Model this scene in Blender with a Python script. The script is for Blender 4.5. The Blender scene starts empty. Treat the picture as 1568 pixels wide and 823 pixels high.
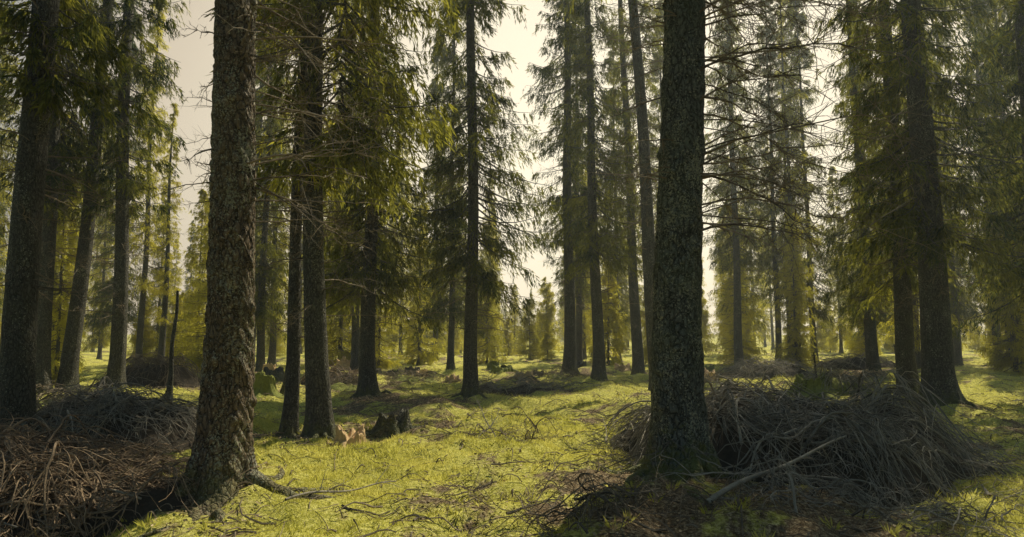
import bpy, math, numpy as np
from mathutils import Vector
PI=math.pi
sc=bpy.context.scene
sc.view_settings.view_transform='Standard'
try: sc.view_settings.look='None'
except Exception: pass
sc.view_settings.exposure=0

# ------------------------------------------------------------------ noise / terrain
def vnoise(x,y,s=0.0):
    xi=np.floor(x); yi=np.floor(y); fx=x-xi; fy=y-yi
    fx=fx*fx*(3-2*fx); fy=fy*fy*(3-2*fy)
    def h(a,b):
        v=np.sin(a*127.1+b*311.7+s*74.7)*43758.5453
        return v-np.floor(v)
    return (h(xi,yi)*(1-fx)+h(xi+1,yi)*fx)*(1-fy)+(h(xi,yi+1)*(1-fx)+h(xi+1,yi+1)*fx)*fy
def fbm(x,y,s=0.0,o=4):
    a=0;w=.5
    for i in range(o):
        a=a+w*vnoise(x,y,s+i*3.1); x=x*2.03; y=y*2.03; w*=.5
    return a
MOUNDS=[(1.85,7.5,.75,.17),(-2.78,6.6,.7,.15),(2.75,14.6,1.0,.42),(-.3,9.3,.9,.13),(.6,11.2,1.3,.12),(9.0,14.6,1.1,.2),
        (-1.0,17.6,1.0,.16),(2.9,23.3,1.0,.15),(-3.7,17.6,1.0,.12),(7.4,17.2,1.2,.25),(-9.5,16,2.0,.25),(1.2,6.4,.6,.08),(6.5,12,1.4,.18),(2.2,26,1.1,.2),
        (-5.2,15,.8,.18),(5.5,16,.9,.2),(-1.8,14.5,.7,.18),(1.2,17,.7,.2),(-3,20.5,.8,.22),(8.5,21,1,.3),(5,25,1,.28),(-6.5,25,1,.3),(0,25,.8,.25),(12,20,1,.28),(7,13.5,.7,.22),
        (.8,13.5,.5,.14),(-.6,12.2,.45,.12),(1.9,10.6,.5,.14),(-5,23.5,.7,.25),(3.5,29,1,.3),(-2,28,1,.3),(10.5,30,1.2,.3),(-9,31,1.2,.3),(6.8,19.2,.6,.2)]
def hz(x,y):
    x=np.asarray(x,float); y=np.asarray(y,float)
    z=(fbm(x*.12+3,y*.12+7,1,3)-.44)*.35
    z=z+(fbm(x*.7,y*.7,5,3)-.44)*.44
    z=z+(fbm(x*2.6,y*2.6,9,3)-.44)*.30
    for mx,my,r,h in MOUNDS:
        z=z+h*np.exp(-((x-mx)**2+(y-my)**2)/(r*r))
    d=np.sqrt(x*x+y*y)
    z=z+np.clip(d-60,0,400)*.006
    return z
def hz1(x,y): return float(hz(np.array([x]),np.array([y]))[0])
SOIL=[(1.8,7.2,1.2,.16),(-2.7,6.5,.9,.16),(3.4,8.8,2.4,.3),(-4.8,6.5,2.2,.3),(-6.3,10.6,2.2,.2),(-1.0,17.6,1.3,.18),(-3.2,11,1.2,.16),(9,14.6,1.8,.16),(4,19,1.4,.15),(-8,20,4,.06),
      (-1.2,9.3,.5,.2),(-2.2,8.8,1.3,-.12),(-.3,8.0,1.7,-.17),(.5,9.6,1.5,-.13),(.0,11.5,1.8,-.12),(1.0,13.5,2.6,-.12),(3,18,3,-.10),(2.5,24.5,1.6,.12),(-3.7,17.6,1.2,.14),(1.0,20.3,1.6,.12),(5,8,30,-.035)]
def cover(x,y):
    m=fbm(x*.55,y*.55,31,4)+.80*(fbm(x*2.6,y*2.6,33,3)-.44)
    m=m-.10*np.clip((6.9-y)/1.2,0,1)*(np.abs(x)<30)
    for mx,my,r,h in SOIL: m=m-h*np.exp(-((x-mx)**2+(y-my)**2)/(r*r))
    return m

# ------------------------------------------------------------------ mesh helpers
def mesh(name,V,Q,mats,mi=None,smooth=False):
    V=np.ascontiguousarray(V,np.float32); Q=np.ascontiguousarray(Q,np.int32)
    me=bpy.data.meshes.new(name)
    me.vertices.add(len(V)); me.vertices.foreach_set('co',V.ravel())
    me.loops.add(Q.size); me.loops.foreach_set('vertex_index',Q.ravel())
    me.polygons.add(len(Q)); me.polygons.foreach_set('loop_start',np.arange(len(Q),dtype=np.int32)*4)
    try: me.polygons.foreach_set('loop_total',np.full(len(Q),4,np.int32))
    except Exception: pass
    for m in mats: me.materials.append(m)
    if mi is not None: me.polygons.foreach_set('material_index',np.ascontiguousarray(mi,np.int32))
    me.polygons.foreach_set('use_smooth',np.full(len(Q),bool(smooth)))
    me.update(calc_edges=True)
    return me
def obj(name,me,parent=None,loc=(0,0,0),rot=(0,0,0),scale=1.0):
    o=bpy.data.objects.new(name,me); sc.collection.objects.link(o)
    o.location=loc; o.rotation_euler=rot; o.scale=(scale,)*3 if not isinstance(scale,tuple) else scale
    if parent is not None: o.parent=parent
    return o
def merge(parts):
    Vs=[];Qs=[];n=0
    for V,Q in parts:
        Vs.append(V);Qs.append(Q+n);n+=len(V)
    return np.concatenate(Vs),np.concatenate(Qs)
def nrm(a): return a/np.maximum(np.linalg.norm(a,axis=-1,keepdims=True),1e-9)
def tubes(P,R,k=4):
    B,N,_=P.shape
    T=nrm(np.gradient(P,axis=1))
    ref=np.where(np.abs(T[...,2:3])<.9,np.array([0,0,1.]),np.array([1.,0,0]))
    A=nrm(np.cross(T,ref)); C=np.cross(T,A)
    a=np.arange(k)*2*PI/k
    V=P[:,:,None,:]+R[:,:,None,None]*(np.cos(a)[None,None,:,None]*A[:,:,None,:]+np.sin(a)[None,None,:,None]*C[:,:,None,:])
    idx=np.arange(B*N*k).reshape(B,N,k)
    q=np.stack([idx[:,:-1,:],np.roll(idx,-1,2)[:,:-1,:],np.roll(idx,-1,2)[:,1:,:],idx[:,1:,:]],-1).reshape(-1,4)
    return V.reshape(-1,3),q

# ------------------------------------------------------------------ materials
def newmat(n):
    m=bpy.data.materials.new(n); m.use_nodes=True; nt=m.node_tree; nt.nodes.clear(); return m,nt
def N(nt,t,**k):
    n=nt.nodes.new(t)
    for a,b in k.items(): setattr(n,a,b)
    return n
def ramp(nt,stops):
    r=nt.nodes.new('ShaderNodeValToRGB'); e=r.color_ramp.elements
    e[0].position=stops[0][0]; e[0].color=(*stops[0][1],1)
    e[1].position=stops[-1][0]; e[1].color=(*stops[-1][1],1)
    for p,c in stops[1:-1]:
        x=e.new(p); x.color=(*c,1)
    return r
def mixc(nt,f,a,b):
    m=nt.nodes.new('ShaderNodeMix'); m.data_type='RGBA'
    for s,v in ((0,f),(6,a),(7,b)):
        if isinstance(v,(int,float)): m.inputs[s].default_value=v
        elif isinstance(v,tuple): m.inputs[s].default_value=(*v,1)
        else: nt.links.new(v,m.inputs[s])
    return m.outputs[2]
def noise(nt,vec,scale,detail=4,rough=.6):
    n=nt.nodes.new('ShaderNodeTexNoise'); n.inputs['Scale'].default_value=scale; n.inputs['Detail'].default_value=detail; n.inputs['Roughness'].default_value=rough
    if vec is not None: nt.links.new(vec,n.inputs['Vector'])
    return n.outputs['Fac']
def leafmat(name,dark,light,tdark,tlight,tr=.45,nscale=.9):
    m,nt=newmat(name)
    g=N(nt,'ShaderNodeNewGeometry'); tc=N(nt,'ShaderNodeTexCoord'); oi=N(nt,'ShaderNodeObjectInfo')
    f=noise(nt,tc.outputs['Object'],nscale,1)
    ma=N(nt,'ShaderNodeMath',operation='MULTIPLY_ADD'); nt.links.new(g.outputs['Random Per Island'],ma.inputs[0]); ma.inputs[1].default_value=.55; 
    mb=N(nt,'ShaderNodeMath',operation='MULTIPLY_ADD'); nt.links.new(f,mb.inputs[0]); mb.inputs[1].default_value=1.8; mb.inputs[2].default_value=-.85
    nt.links.new(mb.outputs[0],ma.inputs[2])
    mc=N(nt,'ShaderNodeMath',operation='MULTIPLY_ADD'); nt.links.new(oi.outputs['Random'],mc.inputs[0]); mc.inputs[1].default_value=.35; nt.links.new(ma.outputs[0],mc.inputs[2]); mc.use_clamp=True
    c1=mixc(nt,mc.outputs[0],dark,light); c2=mixc(nt,mc.outputs[0],tdark,tlight)
    d=N(nt,'ShaderNodeBsdfDiffuse'); t=N(nt,'ShaderNodeBsdfTranslucent'); mx=N(nt,'ShaderNodeMixShader'); mx.inputs[0].default_value=tr
    nt.links.new(c1,d.inputs[0]); nt.links.new(c2,t.inputs[0]); nt.links.new(d.outputs[0],mx.inputs[1]); nt.links.new(t.outputs[0],mx.inputs[2])
    o=N(nt,'ShaderNodeOutputMaterial'); nt.links.new(mx.outputs[0],o.inputs[0]); return m
def barkmat(name,c0,c1,lichen=.5,moss=.5,bscale=1.0,mossh=.5):
    m,nt=newmat(name); tc=N(nt,'ShaderNodeTexCoord'); mp=N(nt,'ShaderNodeMapping'); mp.inputs['Scale'].default_value=(1,1,.45)
    nt.links.new(tc.outputs['Object'],mp.inputs[0]); v=mp.outputs[0]
    vo=N(nt,'ShaderNodeTexVoronoi',feature='DISTANCE_TO_EDGE'); vo.inputs['Scale'].default_value=26*bscale
    nz=N(nt,'ShaderNodeTexNoise'); nz.inputs['Scale'].default_value=9; nz.inputs['Detail'].default_value=3; nt.links.new(v,nz.inputs['Vector'])
    wa=N(nt,'ShaderNodeVectorMath',operation='MULTIPLY_ADD'); nt.links.new(nz.outputs['Color'],wa.inputs[0]); wa.inputs[1].default_value=(.13,)*3; nt.links.new(v,wa.inputs[2])
    nt.links.new(wa.outputs[0],vo.inputs['Vector'])
    r=ramp(nt,[(0,(0,0,0)),(.09,(.7,)*3),(.3,(1,)*3)]); nt.links.new(vo.outputs['Distance'],r.inputs[0])
    n1=noise(nt,v,34,5,.7); n2=noise(nt,v,4,4,.6)
    rc=ramp(nt,[(.25,c0),(.5,tuple((a+b)/2 for a,b in zip(c0,c1))),(.72,c1)]); nt.links.new(n1,rc.inputs[0])
    c=mixc(nt,r.outputs[0],tuple(a*.3 for a in c0),rc.outputs[0])
    lv=noise(nt,tc.outputs['Object'],48,3,.75); la=N(nt,'ShaderNodeMath',operation='MULTIPLY_ADD'); nt.links.new(n2,la.inputs[0]); la.inputs[1].default_value=.55; nt.links.new(lv,la.inputs[2])
    rl=ramp(nt,[(.93-.12*lichen,(0,0,0)),(.98-.12*lichen,(1,1,1))]); nt.links.new(la.outputs[0],rl.inputs[0])
    c=mixc(nt,rl.outputs[0],c,(.36,.36,.29))
    n3=noise(nt,tc.outputs['Object'],1.7,3,.6); r3=ramp(nt,[(.45,(0,0,0)),(.65,(.35,.35,.35))]); nt.links.new(n3,r3.inputs[0])
    c=mixc(nt,r3.outputs[0],c,(c1[0]*.65,c1[1]*.72,c1[2]*.5))
    sx=N(nt,'ShaderNodeSeparateXYZ'); nt.links.new(tc.outputs['Object'],sx.inputs[0])
    mr=N(nt,'ShaderNodeMapRange'); nt.links.new(sx.outputs[2],mr.inputs[0]); mr.inputs[1].default_value=mossh*2; mr.inputs[2].default_value=0; mr.inputs[3].default_value=-.25; mr.inputs[4].default_value=.22
    mm=N(nt,'ShaderNodeMath',operation='ADD'); nt.links.new(mr.outputs[0],mm.inputs[0]); nt.links.new(noise(nt,tc.outputs['Object'],9,5,.75),mm.inputs[1])
    rm=ramp(nt,[(.55,(0,0,0)),(.72,(moss,)*3)]); nt.links.new(mm.outputs[0],rm.inputs[0])
    c=mixc(nt,rm.outputs[0],c,(.14,.15,.03))
    b=N(nt,'ShaderNodeBsdfPrincipled'); nt.links.new(c,b.inputs['Base Color']); b.inputs['Roughness'].default_value=.75; b.inputs['Specular IOR Level'].default_value=.35
    hm=N(nt,'ShaderNodeMath',operation='MULTIPLY_ADD'); nt.links.new(n1,hm.inputs[0]); hm.inputs[1].default_value=.8; nt.links.new(r.outputs[0],hm.inputs[2])
    bp=N(nt,'ShaderNodeBump'); bp.inputs['Distance'].default_value=.02; bp.inputs['Strength'].default_value=1; nt.links.new(hm.outputs[0],bp.inputs['Height']); nt.links.new(bp.outputs[0],b.inputs['Normal'])
    o=N(nt,'ShaderNodeOutputMaterial'); nt.links.new(b.outputs[0],o.inputs[0]); return m
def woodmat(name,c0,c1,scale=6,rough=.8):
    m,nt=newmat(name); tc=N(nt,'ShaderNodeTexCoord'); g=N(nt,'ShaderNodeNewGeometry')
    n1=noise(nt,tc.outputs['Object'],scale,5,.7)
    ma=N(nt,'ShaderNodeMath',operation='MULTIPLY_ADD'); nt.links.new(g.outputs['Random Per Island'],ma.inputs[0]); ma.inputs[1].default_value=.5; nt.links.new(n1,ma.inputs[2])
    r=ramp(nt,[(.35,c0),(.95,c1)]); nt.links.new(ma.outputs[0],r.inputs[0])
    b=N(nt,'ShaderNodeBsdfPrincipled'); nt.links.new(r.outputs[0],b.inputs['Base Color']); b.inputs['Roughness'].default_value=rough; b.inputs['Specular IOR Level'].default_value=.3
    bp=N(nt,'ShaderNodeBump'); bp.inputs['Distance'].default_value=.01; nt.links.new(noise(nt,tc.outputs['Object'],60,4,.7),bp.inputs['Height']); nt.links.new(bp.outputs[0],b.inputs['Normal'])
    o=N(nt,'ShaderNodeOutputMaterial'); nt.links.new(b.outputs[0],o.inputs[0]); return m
def groundmat():
    m,nt=newmat('forest_floor'); tc=N(nt,'ShaderNodeTexCoord'); v=tc.outputs['Object']
    at=N(nt,'ShaderNodeAttribute',attribute_name='cover')
    b_=noise(nt,v,5,5,.7); c_=noise(nt,v,28,4,.8); d_=noise(nt,v,120,2,.7)
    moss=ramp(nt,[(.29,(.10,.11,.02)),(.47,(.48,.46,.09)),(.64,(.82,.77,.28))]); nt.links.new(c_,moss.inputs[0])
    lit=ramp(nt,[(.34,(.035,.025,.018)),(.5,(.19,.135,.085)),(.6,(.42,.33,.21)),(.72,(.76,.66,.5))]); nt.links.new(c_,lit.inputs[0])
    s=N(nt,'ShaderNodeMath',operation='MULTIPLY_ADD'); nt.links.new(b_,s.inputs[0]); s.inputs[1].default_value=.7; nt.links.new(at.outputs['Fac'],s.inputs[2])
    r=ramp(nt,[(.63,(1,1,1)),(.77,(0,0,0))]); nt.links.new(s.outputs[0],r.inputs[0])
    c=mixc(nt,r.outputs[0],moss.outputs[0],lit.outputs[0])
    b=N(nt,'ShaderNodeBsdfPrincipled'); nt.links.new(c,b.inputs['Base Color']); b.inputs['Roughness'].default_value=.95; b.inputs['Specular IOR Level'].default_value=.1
    h=N(nt,'ShaderNodeMath',operation='MULTIPLY_ADD'); nt.links.new(d_,h.inputs[0]); h.inputs[1].default_value=.35; nt.links.new(c_,h.inputs[2])
    bp=N(nt,'ShaderNodeBump'); bp.inputs['Distance'].default_value=.05; bp.inputs['Strength'].default_value=.8; nt.links.new(h.outputs[0],bp.inputs['Height']); nt.links.new(bp.outputs[0],b.inputs['Normal'])
    o=N(nt,'ShaderNodeOutputMaterial'); nt.links.new(b.outputs[0],o.inputs[0]); return m

M_leaf=leafmat('spruce_needles',(.016,.040,.032),(.07,.09,.035),(.045,.08,.03),(.56,.53,.07),.5)
M_leafy=leafmat('young_spruce_needles',(.08,.09,.025),(.29,.27,.05),(.48,.46,.045),(.97,.88,.13),.6)
M_grass=leafmat('grass_blades',(.24,.25,.045),(.66,.60,.18),(.52,.52,.07),(.98,.92,.30),.5,.8)
M_bark=barkmat('spruce_bark',(.045,.044,.043),(.165,.153,.138),.35,.5,1.0,.4)
M_barkL=barkmat('lichened_spruce_bark',(.06,.046,.038),(.28,.20,.14),.85,.4,.75,.3)
M_barkR=barkmat('mossy_spruce_bark',(.05,.057,.06),(.20,.215,.205),.75,.8,.75,.45)
M_twig=woodmat('dead_twig_wood',(.04,.034,.031),(.27,.215,.16))
M_red=woodmat('brown_brush_wood',(.04,.03,.024),(.36,.26,.18))
M_grey=woodmat('grey_brush_wood',(.03,.028,.027),(.40,.36,.31))
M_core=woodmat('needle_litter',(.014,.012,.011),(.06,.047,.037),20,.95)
M_coreg=woodmat('moss_covering',(.05,.055,.015),(.26,.28,.07),18,.95)
M_wood=woodmat('rotten_wood',(.20,.12,.06),(.74,.53,.31),12,.85)
M_chip=woodmat('litter_chips',(.06,.042,.025),(.55,.43,.28),3,.9)

# ------------------------------------------------------------------ ground
def sgrid(n,a,c,ext):
    k=np.arcsinh(ext/a); u=np.linspace(-1,1,n); return c+a*np.sinh(k*u)
gx=sgrid(540,8,0,700); gy=sgrid(640,8,9,700)
X,Y=np.meshgrid(gx,gy); Z=hz(X,Y)
fade=np.exp(-((X/30)**2+((Y-9)/30)**2))
Z2=Z+fade*((fbm(X*7,Y*7,21,2)-.37)*.07)
V=np.stack([X,Y,Z2],-1).reshape(-1,3); idx=np.arange(X.size).reshape(X.shape)
Q=np.stack([idx[:-1,:-1],idx[:-1,1:],idx[1:,1:],idx[1:,:-1]],-1).reshape(-1,4)
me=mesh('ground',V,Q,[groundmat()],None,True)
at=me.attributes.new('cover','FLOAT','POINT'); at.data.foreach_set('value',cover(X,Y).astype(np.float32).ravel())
obj('ground',me)

# ------------------------------------------------------------------ diamonds (needle sprigs)
def diamonds(P,D,L,W,rng):
    n=len(P); D=nrm(D); S=nrm(np.cross(D,rng.normal(size=(n,3))))
    h=P+D*(L*.45)[:,None]; s=S*(W*.5)[:,None]
    V=np.stack([P,h+s,P+D*L[:,None],h-s],1).reshape(-1,3)
    return V,np.arange(n*4).reshape(-1,4)
def crown(seed,H,z0,rmax,nl,nt,nn,droop=.45,nl_len=.14,lo=.65):
    r=np.random.default_rng(seed)
    tt=np.sort(r.random(nl)**1.15); z=z0+(H-z0)*tt; az=r.random(nl)*2*PI
    prof=np.minimum(1,lo+tt*3.5)*(1-tt)**.7+.06
    L=rmax*prof*(.5+.6*r.random(nl))
    L*=.7+.6*vnoise(np.cos(az)*1.2+5,z*.55+np.sin(az)*1.2,seed)
    rad=np.stack([np.cos(az),np.sin(az),0*az],-1); tan=np.stack([-np.sin(az),np.cos(az),0*az],-1)
    a=(droop+.35*(1-tt))*(.6+.7*r.random(nl)); b=.3+.2*r.random(nl)
    def limb(t):
        zz=z[:,None]+L[:,None]*(-a[:,None]*t+b[:,None]*t*t)
        return rad[:,None,:]*(L[:,None]*t)[...,None]+np.array([0,0,1.])*zz[...,None]+tan[:,None,:]*(np.sin(t*2.2+z[:,None]*9)*.1*L[:,None]*t)[...,None]
    tl=np.linspace(0,1,6)[None].repeat(nl,0)
    PW=limb(tl); RW=(.012+.008*L[:,None])*(1-.8*tl)
    Vw,Qw=tubes(PW,RW,3)
    t=.12+.88*r.random((nl,nt))**.8; S=limb(t)
    side=np.where(r.random((nl,nt))<.5,-1,1)*(.25+.75*r.random((nl,nt)))
    D=rad[:,None,:]*(.35+.5*r.random((nl,nt)))[...,None]+tan[:,None,:]*side[...,None]+np.array([0,0,-1.])*(.25+1.5*r.random((nl,nt))**1.2)[...,None]
    D=nrm(D).reshape(-1,3); S=S.reshape(-1,3)
    l=((.2+.38*r.random((nl,nt)))*(1.15-.55*t)*(.5+.5*np.minimum(L[:,None],1.6)/1.2)).reshape(-1)
    s=r.random((len(S),nn))
    P=S[:,None,:]+D[:,None,:]*(l[:,None]*s)[...,None]+np.array([0,0,-1.])*((l[:,None]*s*s)*.5)[...,None]
    P=P+r.normal(size=P.shape)*.008
    DD=D[:,None,:]+r.normal(size=P.shape)*.33+np.array([0,0,-.4])
    n=P.shape[0]*nn
    Vn,Qn=diamonds(P.reshape(-1,3),DD.reshape(-1,3),nl_len*(.6+.8*r.random(n)),.014+.015*r.random(n),r)
    return (Vw,Qw),(Vn,Qn)
def straight_trunk(H,r0,seed):
    z=np.concatenate([[-.3,0,.15,.4,.8],np.linspace(1.5,H,22)])
    P=np.stack([.06*np.sin(z*.35+seed)*(z>0),.06*np.cos(z*.3+seed)*(z>0),z],-1)[None]
    R=(r0*(1-.93*np.clip(z,0,H)/H)+r0*.7*np.exp(-np.maximum(z,-.1)/.22))[None]
    return tubes(P,R,10)
def variant(name,seed,H,z0,rmax,nl,nt,nn,leaf,r0,**k):
    w,n=crown(seed,H,z0,rmax,nl,nt,nn,**k)
    V,Q=merge([w,n]); mi=np.concatenate([np.zeros(len(w[1])),np.ones(len(n[1]))])
    mc=mesh(name+'_crown',V,Q,[M_bark,leaf],mi)
    tr=straight_trunk(H,r0,seed)
    V,Q=merge([tr,w,n]); mi=np.concatenate([np.zeros(len(tr[1])+len(w[1])),np.ones(len(n[1]))])
    mf=mesh(name,V,Q,[M_bark,leaf],mi)
    return dict(crown=mc,full=mf,H=H)
VAR={
 'low1':variant('spruce_low',11,24,2.7,2.1,280,24,14,M_leaf,.2),
 'low2':variant('spruce_low_b',12,25,3.4,2.0,270,24,14,M_leaf,.2),
 'high1':variant('spruce_high',13,26,5.6,2.0,240,24,14,M_leaf,.22),
 'high2':variant('spruce_high_b',14,25,4.5,1.9,240,24,14,M_leaf,.22),
 'slim':variant('spruce_slim',20,25,4.8,1.25,170,20,13,M_leaf,.22),
 'bare':variant('spruce_bare',19,25,15,1.2,110,20,11,M_leaf,.22),
 'thin':variant('spruce_thin',15,22,4.2,1.3,200,18,11,M_leafy,.14),
 'young':variant('spruce_young',16,12,.4,1.9,240,20,12,M_leafy,.11,droop=.25),
 'juv':variant('spruce_juvenile',17,5,.15,1.2,130,16,11,M_leafy,.05,droop=.1),
 'mid':variant('spruce_mid',18,19,1.6,1.8,280,21,12,M_leafy,.17),
}
# ------------------------------------------------------------------ trunks, roots, dead branches
def trunk(seed,r0,H,lean=(0,0),bend=0,hi=False,flare=.75,zfine=6.5,taper=.9,roots=6):
    r=np.random.default_rng(seed)
    if hi: z=np.concatenate([np.arange(-.35,zfine,.016),np.linspace(zfine+.2,H,24)]); k=112
    else: z=np.concatenate([np.arange(-.3,1.2,.06),np.arange(1.2,H,.35)]); k=28
    th=np.arange(k)*2*PI/k; TH,ZZ=np.meshgrid(th,z)
    lob=np.zeros_like(TH); 
    for i in range(3):
        n_=[3,5,7][i]; lob+=np.cos(n_*TH+r.random()*6.28)*[.35,.4,.25][i]
    zp=np.maximum(ZZ,-.25)
    R=r0*(1-taper*np.clip(ZZ,0,H)/H)*(1+.02*np.cos(2*TH+ZZ*.5))
    R=R+r0*flare*np.exp(-zp/.20)*(.62+.55*lob)*.8+r0*.16*np.exp(-zp/.8)*(1+.6*lob)
    if hi:
        u=np.cos(TH)*r0; w=np.sin(TH)*r0
        def n3(f,s): return vnoise(u*f+ZZ*f*.37*1.0,ZZ*f*.5+w*f,s)
        R=R+(n3(16,3)-.5)*.026+(n3(38,4)-.5)*.020+(n3(80,5)-.5)*.011
        pl=np.abs(n3(30,8)-.5); R=R-np.clip(.06-pl,0,1)*.22
        for i in range(18):
            a=r.random()*6.28; h=r.random()*5+.6; da=(TH-a+PI)%(2*PI)-PI
            R=R+.032*np.exp(-((da*r0)**2+(ZZ-h)**2)/.0022)
    else:
        R=R*(1+.06*(vnoise(TH*4,ZZ*3,seed)-.5))
    cx=lean[0]*ZZ+bend*np.sin(np.clip(ZZ,0,H)*.45)*.12+.04*np.sin(ZZ*.6+seed)*np.clip(ZZ,0,1)
    cy=lean[1]*ZZ+.04*np.cos(ZZ*.5+seed)*np.clip(ZZ,0,1)
    V=np.stack([cx+R*np.cos(TH),cy+R*np.sin(TH),ZZ],-1).reshape(-1,3)
    idx=np.arange(TH.size).reshape(TH.shape); rl=np.roll(idx,-1,1)
    Q=np.stack([idx[:-1],rl[:-1],rl[1:],idx[1:]],-1).reshape(-1,4)
    return V,Q
def rootset(seed,x,y,z0,r0,n,L=1.1):
    r=np.random.default_rng(seed); m=22 
    t=np.linspace(0,1,m)[None]; a=(np.arange(n)/n*2*PI+r.random(n)*.7)[:,None]
    a=a+(r.random((n,1))-.5)*1.6*t+.15*np.sin(t*9+r.random((n,1))*6)
    l=(L*(.5+.8*r.random((n,1)))); d=r0*.7+l*t
    X=d*np.cos(a); Y=d*np.sin(a)
    G=hz(X+x,Y+y)-z0
    R=r0*.34*(1-t)**1.1*(.7+.5*r.random((n,1)))+.008
    Zc=G+R*.25*(1-t)-.02*t+.16*np.exp(-t*l/.13)*r0/.3-.02+.015*np.sin(t*17)
    return tubes(np.stack([X,Y,Zc],-1),R,9)
def limbs(r,S,D,L,r0,ns=7,droop=.2,wig=.06,tl=.35,k=4):
    B=len(S); n=10; t=np.linspace(0,1,n)
    W=np.cumsum(r.normal(size=(B,n,3))*wig*L[:,None,None]*.35,axis=1)*t[None,:,None]
    D=nrm(D); P=S[:,None]+D[:,None]*(L[:,None]*t)[...,None]+W
    P[...,2]-=droop*L[:,None]*t**2
    R=r0[:,None]*(1-.85*t)[None]
    parts=[tubes(P,R,k)]
    ii=r.integers(2,n-1,size=(B,ns)); S2=np.take_along_axis(P,ii[...,None].repeat(3,-1),1).reshape(-1,3)
    D2=nrm(D[:,None]*.7+r.normal(size=(B,ns,3))*.65).reshape(-1,3)
    L2=(L[:,None]*tl*(.3+.9*r.random((B,ns)))).reshape(-1); n2=6; t2=np.linspace(0,1,n2)
    W2=np.cumsum(r.normal(size=(len(S2),n2,3))*wig*L2[:,None,None]*.5,axis=1)*t2[None,:,None]
    P2=S2[:,None]+D2[:,None]*(L2[:,None]*t2)[...,None]+W2; P2[...,2]-=.25*L2[:,None]*t2**2
    R2=(np.repeat(r0,ns)*.42)[:,None]*(1-.75*t2)[None]
    parts.append(tubes(P2,R2,3))
    m=len(S2); jj=r.integers(1,n2-1,size=(m,3)); S3=np.take_along_axis(P2,jj[...,None].repeat(3,-1),1).reshape(-1,3)
    D3=nrm(np.repeat(D2,3,0)*.7+r.normal(size=(m*3,3))*.6); L3=np.repeat(L2,3)*(.2+.4*r.random(m*3)); t3=np.linspace(0,1,3)
    P3=S3[:,None]+D3[:,None]*(L3[:,None]*t3)[...,None]; R3=np.repeat(R2[:,0],3)[:,None]*.6*(1-.5*t3)[None]
    parts.append(tubes(P3,R3,3))
    return merge(parts)
def deadbranches(seed,n,z0,z1,rt,lean,Lm,az0=None,spread=PI,r0=.012,ns=7,up=.0,droop=.12):
    r=np.random.default_rng(seed); z=z0+(z1-z0)*r.random(n)
    az=(r.random(n)*2-1)*spread+(az0 or 0)
    S=np.stack([lean[0]*z+rt*.7*np.cos(az),lean[1]*z+rt*.7*np.sin(az),z],-1)
    D=np.stack([np.cos(az),np.sin(az),up+r.normal(size=n)*.22],-1)
    L=Lm*(.25+.85*r.random(n)); return limbs(r,S,D,L,r0*(.55+.7*r.random(n)),ns=ns,droop=droop,wig=.09)

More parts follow.
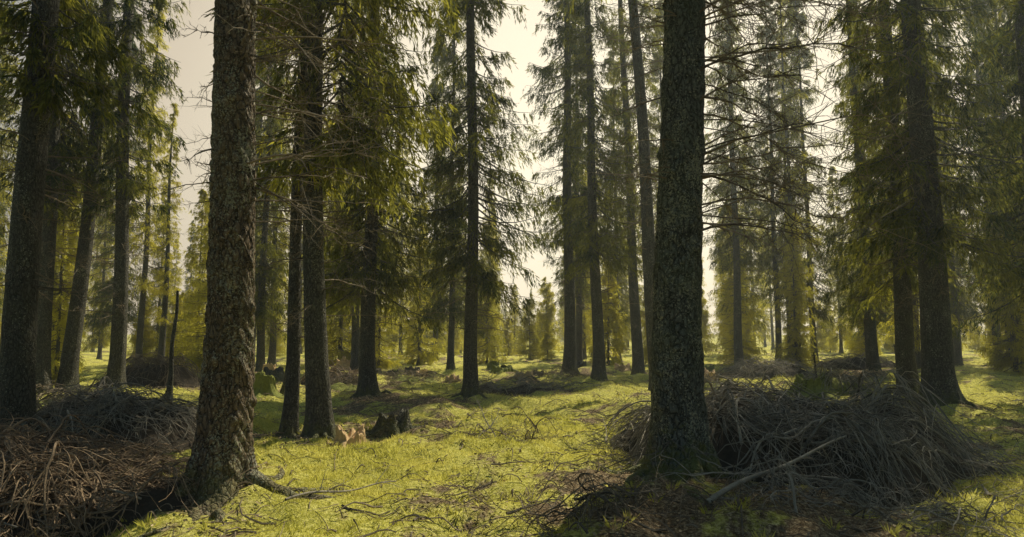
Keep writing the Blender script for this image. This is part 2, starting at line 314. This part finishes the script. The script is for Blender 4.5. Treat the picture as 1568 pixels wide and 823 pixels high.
TREES=[
 ('A',-6.97,9.8,.44,(-.012,0),'slim',1.1,(30,2.2,6.5,.9),False,M_bark),
 ('B',-11.7,17.2,.40,(-.03,0),'high1',1.0,(26,2.5,8,.8),False,M_bark),
 ('C',-11.4,17.7,.40,(.05,0),'slim',1.0,(20,2,7,.9),False,M_bark),
 ('D',-10.1,17.6,.38,(-.02,0),'slim',1.0,(30,2,9,.9),False,M_bark),
 ('E',-2.78,6.65,.45,(.0,0),'high1',1.12,(46,2.3,6.2,1.3),True,M_barkL),
 ('G',-3.62,11.3,.22,(.012,0),'thin',1.1,(24,1.5,6,.6),False,M_bark),
 ('H',-2.99,10.8,.36,(-.045,0),'high2',1.02,(46,1.8,7,1.2),False,M_bark),
 ('I',-3.67,17.6,.40,(.0,0),'low1',1.0,(30,1.5,6,1.0),False,M_bark),
 ('J',-1.03,17.6,.35,(-.005,0),'low2',.95,(40,1.6,8,1.2),False,M_bark),
 ('K',-2.75,30.9,.3,(0,0),'low1',.9,(20,2,7,1),False,M_bark),
 ('L',2.18,26.2,.46,(.0,0),'high1',.95,(24,2,9,1.0),False,M_bark),
 ('M',2.93,23.3,.40,(-.02,0),'high2',.95,(24,2,9,1.0),False,M_bark),
 ('N',5.05,27.5,.44,(-.03,0),'high1',.95,(26,2,11,1.1),False,M_bark),
 ('O',4.04,19.0,.42,(-.045,0),'bare',1.1,(70,2,13,1.3),False,M_bark),
 ('P',1.80,7.5,.53,(.03,0),'high1',1.12,(40,2.4,6.6,1.9),True,M_barkR),
 ('Q',13.8,42,.38,(0,0),'low2',1.0,(16,2,8,1),False,M_bark),
 ('R',15.9,41,.36,(0,0),'high1',.95,(16,2,8,1),False,M_bark),
 ('R',16.2,39,.32,(-.01,0),'thin',1.1,(16,2,8,1),False,M_bark),
 ('R',17.0,42,.34,(.01,0),'high2',.95,(16,2,8,1),False,M_bark),
 ('R',17.6,40,.36,(-.01,0),'low2',.95,(16,2,8,1),False,M_bark),
 ('S',15.6,29.7,.48,(-.02,0),'low2',1.05,(30,2,9,1),False,M_bark),
 ('T',10.9,19.0,.48,(-.005,0),'low2',1.0,(30,2,8,1),False,M_bark),
 ('U',9.04,14.6,.58,(-.012,0),'low2',1.1,(34,2,7,1.2),False,M_bark),
 ('V',24.4,37.7,.4,(0,0),'low1',1.0,(16,2,8,1),False,M_bark),
 ('W',26.6,37.7,.4,(0,0),'high1',1.0,(16,2,8,1),False,M_bark),
 ('X',25.1,34,.42,(0,0),'low2',1.0,(16,2,8,1),False,M_bark),
 ('a',-18.4,34,.32,(0,0),'thin',1.0,(16,2,8,1),False,M_bark),
 ('b',-16.8,33,.32,(0,0),'thin',.6,(16,2,8,1),False,M_bark),
 ('c',-12.9,34,.34,(0,0),'high2',.9,(16,2,8,1),False,M_bark),
 ('d',-12.4,35.5,.34,(0,0),'thin',1.0,(16,2,8,1),False,M_bark),
 ('e',-6.4,28,.34,(0,0),'low2',.95,(16,2,8,1),False,M_bark),
 ('f',6.6,43,.36,(0,0),'low1',.9,(16,2,8,1),False,M_bark),
 ('g',13.2,17.0,.45,(0,0),'low1',1.05,(16,2,8,1),False,M_bark),
 ('h',10.9,33,.4,(0,0),'high1',.95,(16,2,8,1),False,M_bark),
 ('i',3.6,37,.4,(0,0),'high2',.9,(16,2,8,1),False,M_bark),
 ('j',21,40,.4,(0,0),'low1',.95,(16,2,8,1),False,M_bark),
 ('k',8.8,39,.34,(0,0),'low2',.9,(16,2,8,1),False,M_bark),
 ('l',-10.6,29,.34,(0,0),'low1',.9,(16,2,8,1),False,M_bark),
 ('m',-22,38,.34,(0,0),'low1',.95,(16,2,8,1),False,M_bark),
 ('n',22.5,29,.38,(0,0),'high2',1.,(16,2,8,1),False,M_bark),
 ('o',29,40,.38,(0,0),'low2',1.,(16,2,8,1),False,M_bark),
 ('p',-4.6,41,.34,(0,0),'low2',.85,(16,2,8,1),False,M_bark),
]
r=np.random.default_rng(5)
for i,(nm,x,y,dm,lean,var,s,dead,hi,mat) in enumerate(TREES):
    z=hz1(x,y); v=VAR[var]; H=v['H']*s; r0=dm/2
    e=obj('spruce_tree',None,None,(x,y,z)); 
    V,Q=trunk(i+3,r0,H,lean,0,hi)
    if y<20:
        V,Q=merge([(V,Q),rootset(i+90,x,y,z,r0,10 if hi else 7,1.5 if hi else .9)])
    obj('trunk',mesh('trunk',V,Q,[mat],None,True),e)
    obj('crown',v['crown'],e,(0,0,0),(-lean[1],math.atan(lean[0]),r.random()*6.28),s)
    if nm=='E':
        a=deadbranches(i,50,2.2,6.2,r0,lean,1.6,0.1,1.2,.012,8); b=deadbranches(i+50,28,2.6,6.2,r0,lean,.9,PI,1.3,.009)
        V,Q=merge([a,b])
    elif nm=='P':
        a=deadbranches(i,80,2.5,6.8,r0,lean,2.2,0.1,.9,.0135,13,.15,.3); b=deadbranches(i+50,26,3.0,6.5,r0,lean,1.0,PI,1.0,.010)
        V,Q=merge([a,b])
    else: V,Q=deadbranches(i+200,dead[0]*2,dead[1],dead[2],r0*.8,lean,dead[3]*1.25,r0=.012,ns=7)
    obj('dead_branches',mesh('dead_branches',V,Q,[M_twig]),e)

for x,y,k,s in [(-16.5,36,'young',.8),(-13.2,30,'young',.8),(-19.5,29,'mid',.6),(-8.3,33,'young',.95),(-4.9,36,'young',.8),
                (-9.8,40,'mid',.9),(8.0,38,'juv',1.2),(14.5,35,'young',.7),(19.5,33,'mid',.95),(22,30,'young',.9),(-14.9,22.5,'young',.6),(5.1,36,'juv',1.1),(-1.5,40,'juv',1.1),(27,28,'mid',.9),(-24,31,'mid',.9),(1.2,46,'juv',.9),(2.6,52,'juv',1.2),(.2,58,'young',.5),(-6.0,31,'young',.6),(12.5,38,'young',.8)]:
    obj('young_spruce_tree',VAR[k]['full'],None,(x,y,hz1(x,y)-.03),(0,0,r.random()*6.28),s)

e=obj('distant_spruce_forest',None)
pts=[];cnt=0
SUN_AZ=math.radians(35)
def free(x,y,md):
    for a,b in pts:
        if (a-x)**2+(b-y)**2<md*md: return False
    return True
for it in range(6000):
    d=46+(r.random()**1.1)*90; a=(r.random()*2-1)*.85; x=d*math.sin(a); y=d*math.cos(a)
    if abs(x-.027*y)<.016*y+1.7 and d<82: continue
    q=x/y
    c=.819*x-.574*y
    if -9.5<c<-4. and d<56: continue
    if not free(x,y,3.4+d*.025): continue
    pts.append((x,y)); kk=['mid','young','low1','thin','mid','mid'][int(r.random()*6)]; s=.75+.35*r.random()
    if -.60<q<-.40 : s*=.58
    if -.16<q<-.09: s*=.7
    if abs(q-.027)<.03: s*=.5; kk='young'
    obj('spruce',VAR[kk]['full'],e,(x,y,hz1(x,y)-.05),(0,0,r.random()*6.28),s); cnt+=1
    if cnt>=160: break
for i in range(26):
    x=-22+i*2.2+r.random(); y=150+r.random()*14
    obj('spruce',VAR['young' if i%2 else 'mid']['full'],e,(x,y,hz1(x,y)-.1),(0,0,r.random()*6.28),(.75+.3*r.random())*(1.0 if i%2 else .7))
for it in range(60):
    d=42+r.random()*45; a=(r.random()*2-1)*.75; x=d*math.sin(a); y=d*math.cos(a)
    obj('sapling',VAR['juv']['full'],e,(x,y,hz1(x,y)-.05),(0,0,r.random()*6.28),.5+.6*r.random())
e2=obj('surrounding_spruce_forest',None)
for x,y in [(-9,2),(-6,-4),(-2,-7),(3,-6),(7,-4),(9,1),(12,5),(18,15),(20,22),(-12,7),(-17,16),(-20,22),(-24,30),(0,-12),(25,25),(6.8,3.6),(-7.3,1.0),(14,11)]:
    obj('spruce',VAR[['low1','low2','high2','mid'][int(r.random()*4)]]['full'],e2,(x,y,hz1(x,y)),(0,0,r.random()*6),1.0)

# ------------------------------------------------------------------ brush piles
def pile(seed,cx,cy,rx,ry,h,n,mat,core,Lm=1.6,rad=.011,ns=7,radial=.6,name='brush_pile',shag=.16):
    r=np.random.default_rng(seed); e=obj(name,None,None,(cx,cy,0))
    def dome(X,Y):
        a=np.arctan2(Y/ry,X/rx); k=1+.18*np.sin(3*a+seed)+.12*np.sin(5*a+seed*2)
        q=1-((X/rx)**2+(Y/ry)**2)/k
        return hz(X+cx,Y+cy)+h*np.clip(q,0,1)**.7*(.6+.6*vnoise(X*1.6+seed,Y*1.6,seed))
    g=np.linspace(-1.2,1.2,90); X,Y=np.meshgrid(g*rx,g*ry); base=hz(X+cx,Y+cy); Z=dome(X,Y)
    Z=np.where(Z-base<.04,base-.15,Z-.10+.06*fbm(X*8,Y*8,seed,2))
    idx=np.arange(X.size).reshape(X.shape); Q=np.stack([idx[:-1,:-1],idx[:-1,1:],idx[1:,1:],idx[1:,:-1]],-1).reshape(-1,4)
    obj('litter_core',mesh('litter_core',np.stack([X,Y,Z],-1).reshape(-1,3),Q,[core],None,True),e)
    m=16; t=np.linspace(0,1,m)[None]
    ph=r.random((n,1))*2*PI; rho=np.sqrt(r.random((n,1)))*.8
    sx=rx*rho*np.cos(ph); sy=ry*rho*np.sin(ph)
    ang=np.where(r.random((n,1))<radial,np.arctan2(sy,sx)+r.normal(size=(n,1))*.6,r.random((n,1))*2*PI)
    L=Lm*(.3+.85*r.random((n,1))); cur=r.normal(size=(n,1))*.9
    A=ang+cur*t+.14*np.sin(t*8+ph)+np.cumsum(r.normal(size=(n,m))*.09,1)
    PX=sx+np.cumsum(np.cos(A)*L/m,1)-np.cos(ang)*L*.3; PY=sy+np.cumsum(np.sin(A)*L/m,1)-np.sin(ang)*L*.3
    off=r.random((n,1))**1.5*shag*1.1-.06; arch=(r.random((n,1))**3)*.3*np.sin(t*PI)+(r.random((n,1))**6)*.3*t
    PZ=dome(PX,PY)+off+arch+.012*np.sin(t*13+ph)
    P=np.stack([PX,PY,PZ],-1); R=rad*(.35+1.15*r.random((n,1))**2.5)*(1-.75*t)
    parts=[tubes(P,R,5)]
    ii=r.integers(3,m-1,size=(n,ns)); S=np.take_along_axis(P,ii[...,None].repeat(3,-1),1).reshape(-1,3)
    A2=(np.take_along_axis(A,ii,1)+np.where(r.random((n,ns))<.5,-1,1)*(.3+.7*r.random((n,ns)))).reshape(-1,1)
    L2=(L*(.10+.3*r.random((n,ns)))).reshape(-1,1); m2=7; t2=np.linspace(0,1,m2)[None]
    A2=A2+r.normal(size=A2.shape)*.6*t2
    X2=S[:,:1]+np.cos(A2)*L2*t2; Y2=S[:,1:2]+np.sin(A2)*L2*t2
    o2=(S[:,2:3]-dome(S[:,:1],S[:,1:2])); Z2=dome(X2,Y2)+o2*(1-.5*t2)+r.normal(size=L2.shape)*.3*L2*t2+.03*np.sin(t2*PI)
    R2=np.repeat(R[:,0]*.38,ns)[:,None]*(1-.6*t2)+.0008
    parts.append(tubes(np.stack([X2,Y2,Z2],-1),R2,3))
    V,Q=merge(parts); obj('branches',mesh('branches',V,Q,[mat]),e)
    return e
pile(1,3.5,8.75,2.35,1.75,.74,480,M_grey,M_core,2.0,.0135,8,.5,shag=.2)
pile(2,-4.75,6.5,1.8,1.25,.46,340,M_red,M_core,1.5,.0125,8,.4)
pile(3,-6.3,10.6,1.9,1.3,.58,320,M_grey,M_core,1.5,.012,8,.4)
pile(4,9.9,27,2.0,1.2,.55,140,M_grey,M_core,1.6,.014,6,.5)
pile(5,-10.6,20.5,1.6,1.1,.8,140,M_twig,M_core,1.5,.014,6,.5)
pile(6,.3,20.2,1.9,.8,.28,110,M_grey,M_core,1.4,.013,6,.4)
pile(7,16.5,33,2.0,1.2,.55,100,M_grey,M_core,1.6,.014,6,.5)
pile(8,-5.7,22,1.3,.8,.45,100,M_red,M_core,1.3,.013,6,.5)
pile(9,8.2,17.3,1.3,.8,.42,110,M_grey,M_coreg,1.2,.013,6,.5)
pile(10,-3.3,23,1.2,.7,.3,70,M_twig,M_coreg,1.2,.013,5,.5)
pile(11,6.2,21.5,1.0,.7,.25,60,M_twig,M_coreg,1.2,.013,5,.5)
pile(12,-.2,9.9,.75,.5,.12,36,M_twig,M_coreg,.7,.009,6,.3)
pile(13,-8.9,14.0,1.5,.8,.3,90,M_twig,M_coreg,1.2,.012,6,.3)
pile(14,.6,5.9,1.6,.35,.05,60,M_twig,M_core,.8,.009,6,.2)
pile(15,3.2,6.3,1.5,.4,.06,80,M_grey,M_core,.9,.009,6,.2)
pile(16,1.4,24.5,1.2,.6,.2,50,M_twig,M_coreg,1.1,.012,5,.2)
pile(17,-4.8,19.5,1.2,.6,.2,50,M_twig,M_coreg,1.1,.012,5,.2)
pile(18,12.5,25,1.5,.8,.3,60,M_twig,M_coreg,1.1,.012,5,.2)

def fallen(p0,p1,rad,seed):
    r=np.random.default_rng(seed); p0=np.array(p0);p1=np.array(p1); L=np.linalg.norm(p1-p0); t=np.linspace(0,1,20)
    P=p0+(p1-p0)*t[:,None]; P[:,1]+=.05*np.sin(t*5)*L*.5; P[:,2]+=.02*np.sin(t*9)
    a=tubes(P[None],(rad*(1-.6*t))[None],8)
    n=7; ii=r.integers(4,18,n); S=P[ii]; D=nrm((p1-p0)[None]/L+r.normal(size=(n,3))*.6)
    b=limbs(r,S,D,np.full(n,.35),np.full(n,rad*.35),ns=3)
    V,Q=merge([a,b]); obj('fallen_branch',mesh('fallen_branch',V,Q,[M_grey],None,True))
g=lambda x,y,o=0.03:(x,y,hz1(x,y)+o)
fallen(g(1.65,5.95,.05),(3.5,7.35,.55),.026,1)
fallen(g(1.0,6.9),g(2.9,6.3),.016,2)
fallen(g(-2.0,6.2),g(-1.2,7.3,.03),.014,3)
fallen(g(4.9,7.2),g(6.3,9.8,.05),.02,4)
fallen(g(-.2,10.3),g(-.55,10.8,.45),.012,5)
fallen(g(-.5,10.1),g(-.2,10.6,.35),.012,6)
fallen(g(3.5,12.5),g(5.2,13.6,.03),.02,7)
fallen(g(-4.9,6.4,.4),g(-3.2,6.1,.12),.022,8)
fallen(g(-5.6,6.0,.35),g(-3.9,5.6,.1),.018,9)

def stump(x,y,rr,h,seed,mat,jag=.5,moss=False):
    r=np.random.default_rng(seed); k=72; th=np.arange(k)*2*PI/k; z0=hz1(x,y)
    lob=sum(np.cos(n*th+r.random()*6)*w for n,w in ((3,.3),(5,.35),(8,.2)))
    top=h*(1-jag*vnoise(np.cos(th)*2+seed,np.sin(th)*2,seed)-jag*.6*vnoise(np.cos(th)*6+seed,np.sin(th)*6,seed))
    rings=[]
    for f in np.linspace(-.25,1,16):
        zz=np.where(f<0,f*.5,f*top); R=rr*(1+.9*np.exp(-np.maximum(zz,-.1)/.12)*(.5+.5*lob))*(1+.14*(vnoise(np.cos(th)*7,zz*8+np.sin(th)*7,seed)-.5)+.04*np.sin(th*23+seed))
        rings.append(np.stack([R*np.cos(th),R*np.sin(th),zz],-1))
    for f,dz in ((.82,-.03),(.55,-.09),(.25,-.12),(.02,-.12)):
        rings.append(np.stack([rr*f*np.cos(th),rr*f*np.sin(th),top*(f)+(1-f)*top.mean()*.8+dz*h+.04*h*r.normal(size=k)],-1))
    V=np.array(rings); idx=np.arange(V.shape[0]*k).reshape(-1,k); rl=np.roll(idx,-1,1)
    Q=np.stack([idx[:-1],rl[:-1],rl[1:],idx[1:]],-1).reshape(-1,4)
    parts=[(V.reshape(-1,3),Q),rootset(seed+7,x,y,z0,rr,7,.6)]
    V,Q=merge(parts); obj('tree_stump',mesh('tree_stump',V,Q,[mat],None,True),None,(x,y,z0))
stump(-2.3,9.9,.19,.44,1,M_wood,.45)
stump(-1.85,10.9,.21,.42,2,M_bark,.55)
stump(-6.5,18.0,.28,.62,3,M_coreg,.35)
stump(-3.4,26,.2,.6,4,M_wood,.5); stump(-3.9,27,.28,.45,5,M_bark,.5); stump(-4.3,25,.2,.35,6,M_bark,.5)
stump(7.35,17.0,.34,.55,7,M_coreg,.5); stump(-.4,29,.4,.5,8,M_coreg,.4); stump(9.6,18.5,.25,.45,9,M_bark,.5)
stump(11.2,23,.3,.5,10,M_wood,.5); stump(-8.3,24,.3,.5,11,M_bark,.5); stump(4.8,30,.3,.5,12,M_wood,.5); stump(-7.3,30,.3,.6,13,M_wood,.5); stump(12.8,22,.3,.5,14,M_coreg,.5)
for i,(x,y) in enumerate([(-1.9,22),(1.0,27.5),(-.9,33),(6.9,24.5),(-5.4,26.5),(8.3,29),(-9.5,27),(3.3,33),(-10.5,23.5),(14.2,27),(5.6,17.8),(-7.6,20.5),(0.4,22.5)]):
    stump(x,y,.2+.03*(i%5),.4+.07*(i%4),30+i,[M_wood,M_bark,M_coreg][i%3],.45)
for x,y,h,rr,lx in [(-7.6,15.3,2.4,.06,.04),(-6.1,18.3,1.0,.05,.15),(13.5,24,1.3,.05,-.1),(-5.2,26,.9,.05,0),(7.6,17.3,.9,.035,.0)]:
    z0=hz1(x,y); z=np.linspace(-.2,h,14); rg=np.random.default_rng(int(abs(x)*10))
    P=np.stack([lx*z+.02*np.sin(z*4),0*z,z],-1)[None]; a=tubes(P,(rr*(1-.55*z/h)+rr*.8*np.exp(-np.maximum(z,0)/.15))[None],10)
    b=deadbranches(3,12,.5*h,h,rr*.5,(lx,0),.35,r0=.007,ns=3)
    V,Q=merge([a,b]); obj('dead_snag',mesh('dead_snag',V,Q,[M_bark],None,True),None,(x,y,z0))

# ------------------------------------------------------------------ grass, litter
r=np.random.default_rng(77)
def scatter(n,dmin,dmax,p,am=.85):
    d=dmin+(dmax-dmin)*r.random(n)**p; a=(r.random(n)*2-1)*am; return d*np.sin(a),d*np.cos(a),d
def grass(n,dmin,dmax,p,sc_,thr):
    x,y,d=scatter(n,dmin,dmax,p)
    m=cover(x,y)
    keep=m>thr+.16*(r.random(n)-.5); x,y,d,m=x[keep],y[keep],d[keep],m[keep]; n=len(x)
    z=hz(x,y)-.01
    h=sc_*(.02+.055*r.random(n)**1.8)*(.5+2.2*np.clip(m-thr,0,.3)); w=(.0035+.004*r.random(n))*(1+d*.06)
    az=r.random(n)*6.28; la=r.random(n)*6.28; lean=h*(.2+.9*r.random(n))
    s=np.stack([np.cos(az),np.sin(az),0*az],-1)*w[:,None]*.5; B=np.stack([x,y,z],-1)
    T=B+np.stack([np.cos(la)*lean,np.sin(la)*lean,h],-1)
    V=np.stack([B-s,B+s,T+s*.25,T-s*.25],1).reshape(-1,3); return V,np.arange(n*4).reshape(-1,4)
V,Q=merge([grass(460000,4.2,14,.75,1.1,.46),grass(240000,13,34,.8,1.4,.44),grass(50000,30,60,.8,2.0,.42)])
obj('grass',mesh('grass',V,Q,[M_grass]))
x,y,d=scatter(90000,4.2,22,.7); mm=cover(x,y); k=mm<.46; x,y,d=x[k],y[k],d[k]; n=len(x)
P=np.stack([x,y,hz(x,y)+.008+.016*r.random(n)],-1); D=r.normal(size=(n,3)); D[:,2]*=.3
V,Q=diamonds(P,D,.02+.05*r.random(n)**2,.008+.018*r.random(n),r)
obj('leaf_litter',mesh('leaf_litter',V,Q,[M_chip]))
x,y,d=scatter(13000,4.2,34,.8); n=len(x); t=np.linspace(0,1,6)[None]; a=(r.random((n,1))*6.28)+r.normal(size=(n,1))*.6*t
L=(.08+.6*r.random((n,1))**2.5); X=x[:,None]+np.cos(a)*L*t; Y=y[:,None]+np.sin(a)*L*t
Zt=hz(X,Y)+.02+.08*r.random((n,1))**3*np.sin(t*PI)
V,Q=tubes(np.stack([X,Y,Zt],-1),(.003+.010*r.random((n,1))**3)*(1-.6*t),4)
obj('twig_litter',mesh('twig_litter',V,Q,[M_twig]))
x,y,d=scatter(1800,4.4,24,.8); mm=fbm(x*.8+9,y*.8,61,3); k=mm>.5; x,y=x[k],y[k]; n=len(x); kk=14
P=np.repeat(np.stack([x,y,hz(x,y)],-1),kk,0); m=len(P); a=r.random(m)*6.28
P=P+np.stack([np.cos(a)*.03,np.sin(a)*.03,0*a],-1); D=np.stack([np.cos(a),np.sin(a),.5+r.random(m)*1.4],-1)
V,Q=diamonds(P,D,.05+.08*r.random(m),.010+.010*r.random(m),r)
obj('undergrowth_herbs',mesh('undergrowth_herbs',V,Q,[M_grass]))

# ------------------------------------------------------------------ morning mist (real volume)
hv=np.array([(x,y,z) for z in (-2.,32.) for x,y in ((-140,-30),(140,-30),(140,230),(-140,230))])
hq=np.array([(0,3,2,1),(4,5,6,7),(0,1,5,4),(1,2,6,5),(2,3,7,6),(3,0,4,7)])
m,nt=newmat('mist'); vs=N(nt,'ShaderNodeVolumeScatter'); vs.inputs['Color'].default_value=(.86,.95,1,1); vs.inputs['Density'].default_value=.0021; vs.inputs['Anisotropy'].default_value=.45
o=N(nt,'ShaderNodeOutputMaterial'); nt.links.new(vs.outputs[0],o.inputs['Volume'])
obj('mist',mesh('mist',hv,hq,[m]))

# ------------------------------------------------------------------ light / sky
EL=math.radians(50)
ts=Vector((math.sin(SUN_AZ)*math.cos(EL),math.cos(SUN_AZ)*math.cos(EL),math.sin(EL)))
sl=bpy.data.lights.new('sun','SUN'); sl.energy=5.0; sl.angle=math.radians(.6); sl.color=(1,.91,.63)
so=bpy.data.objects.new('sun',sl); sc.collection.objects.link(so); so.rotation_euler=ts.to_track_quat('Z','Y').to_euler(); so.location=(20,40,40)
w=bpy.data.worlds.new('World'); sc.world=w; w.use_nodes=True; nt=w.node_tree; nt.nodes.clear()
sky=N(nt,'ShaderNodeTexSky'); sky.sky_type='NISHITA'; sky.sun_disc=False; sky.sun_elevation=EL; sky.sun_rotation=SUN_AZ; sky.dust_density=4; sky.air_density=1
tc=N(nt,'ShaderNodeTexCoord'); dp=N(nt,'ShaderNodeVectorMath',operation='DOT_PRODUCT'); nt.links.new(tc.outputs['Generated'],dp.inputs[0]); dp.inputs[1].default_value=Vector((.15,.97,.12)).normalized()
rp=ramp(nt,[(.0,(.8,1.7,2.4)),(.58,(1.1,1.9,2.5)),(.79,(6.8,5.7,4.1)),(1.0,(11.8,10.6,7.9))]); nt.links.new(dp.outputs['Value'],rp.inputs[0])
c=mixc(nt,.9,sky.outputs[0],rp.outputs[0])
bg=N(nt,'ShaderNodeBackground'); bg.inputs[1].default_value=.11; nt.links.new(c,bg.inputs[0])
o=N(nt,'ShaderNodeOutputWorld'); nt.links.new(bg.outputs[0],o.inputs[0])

cd=bpy.data.cameras.new('camera'); cd.lens=24; cd.sensor_width=36; cd.clip_end=3000; cd.clip_start=.05
co=bpy.data.objects.new('camera',cd); sc.collection.objects.link(co); co.location=(0,0,1.6); co.rotation_euler=(math.radians(95.66),0,0)
sc.camera=co
print('faces',sum(len(m.polygons) for m in bpy.data.meshes))
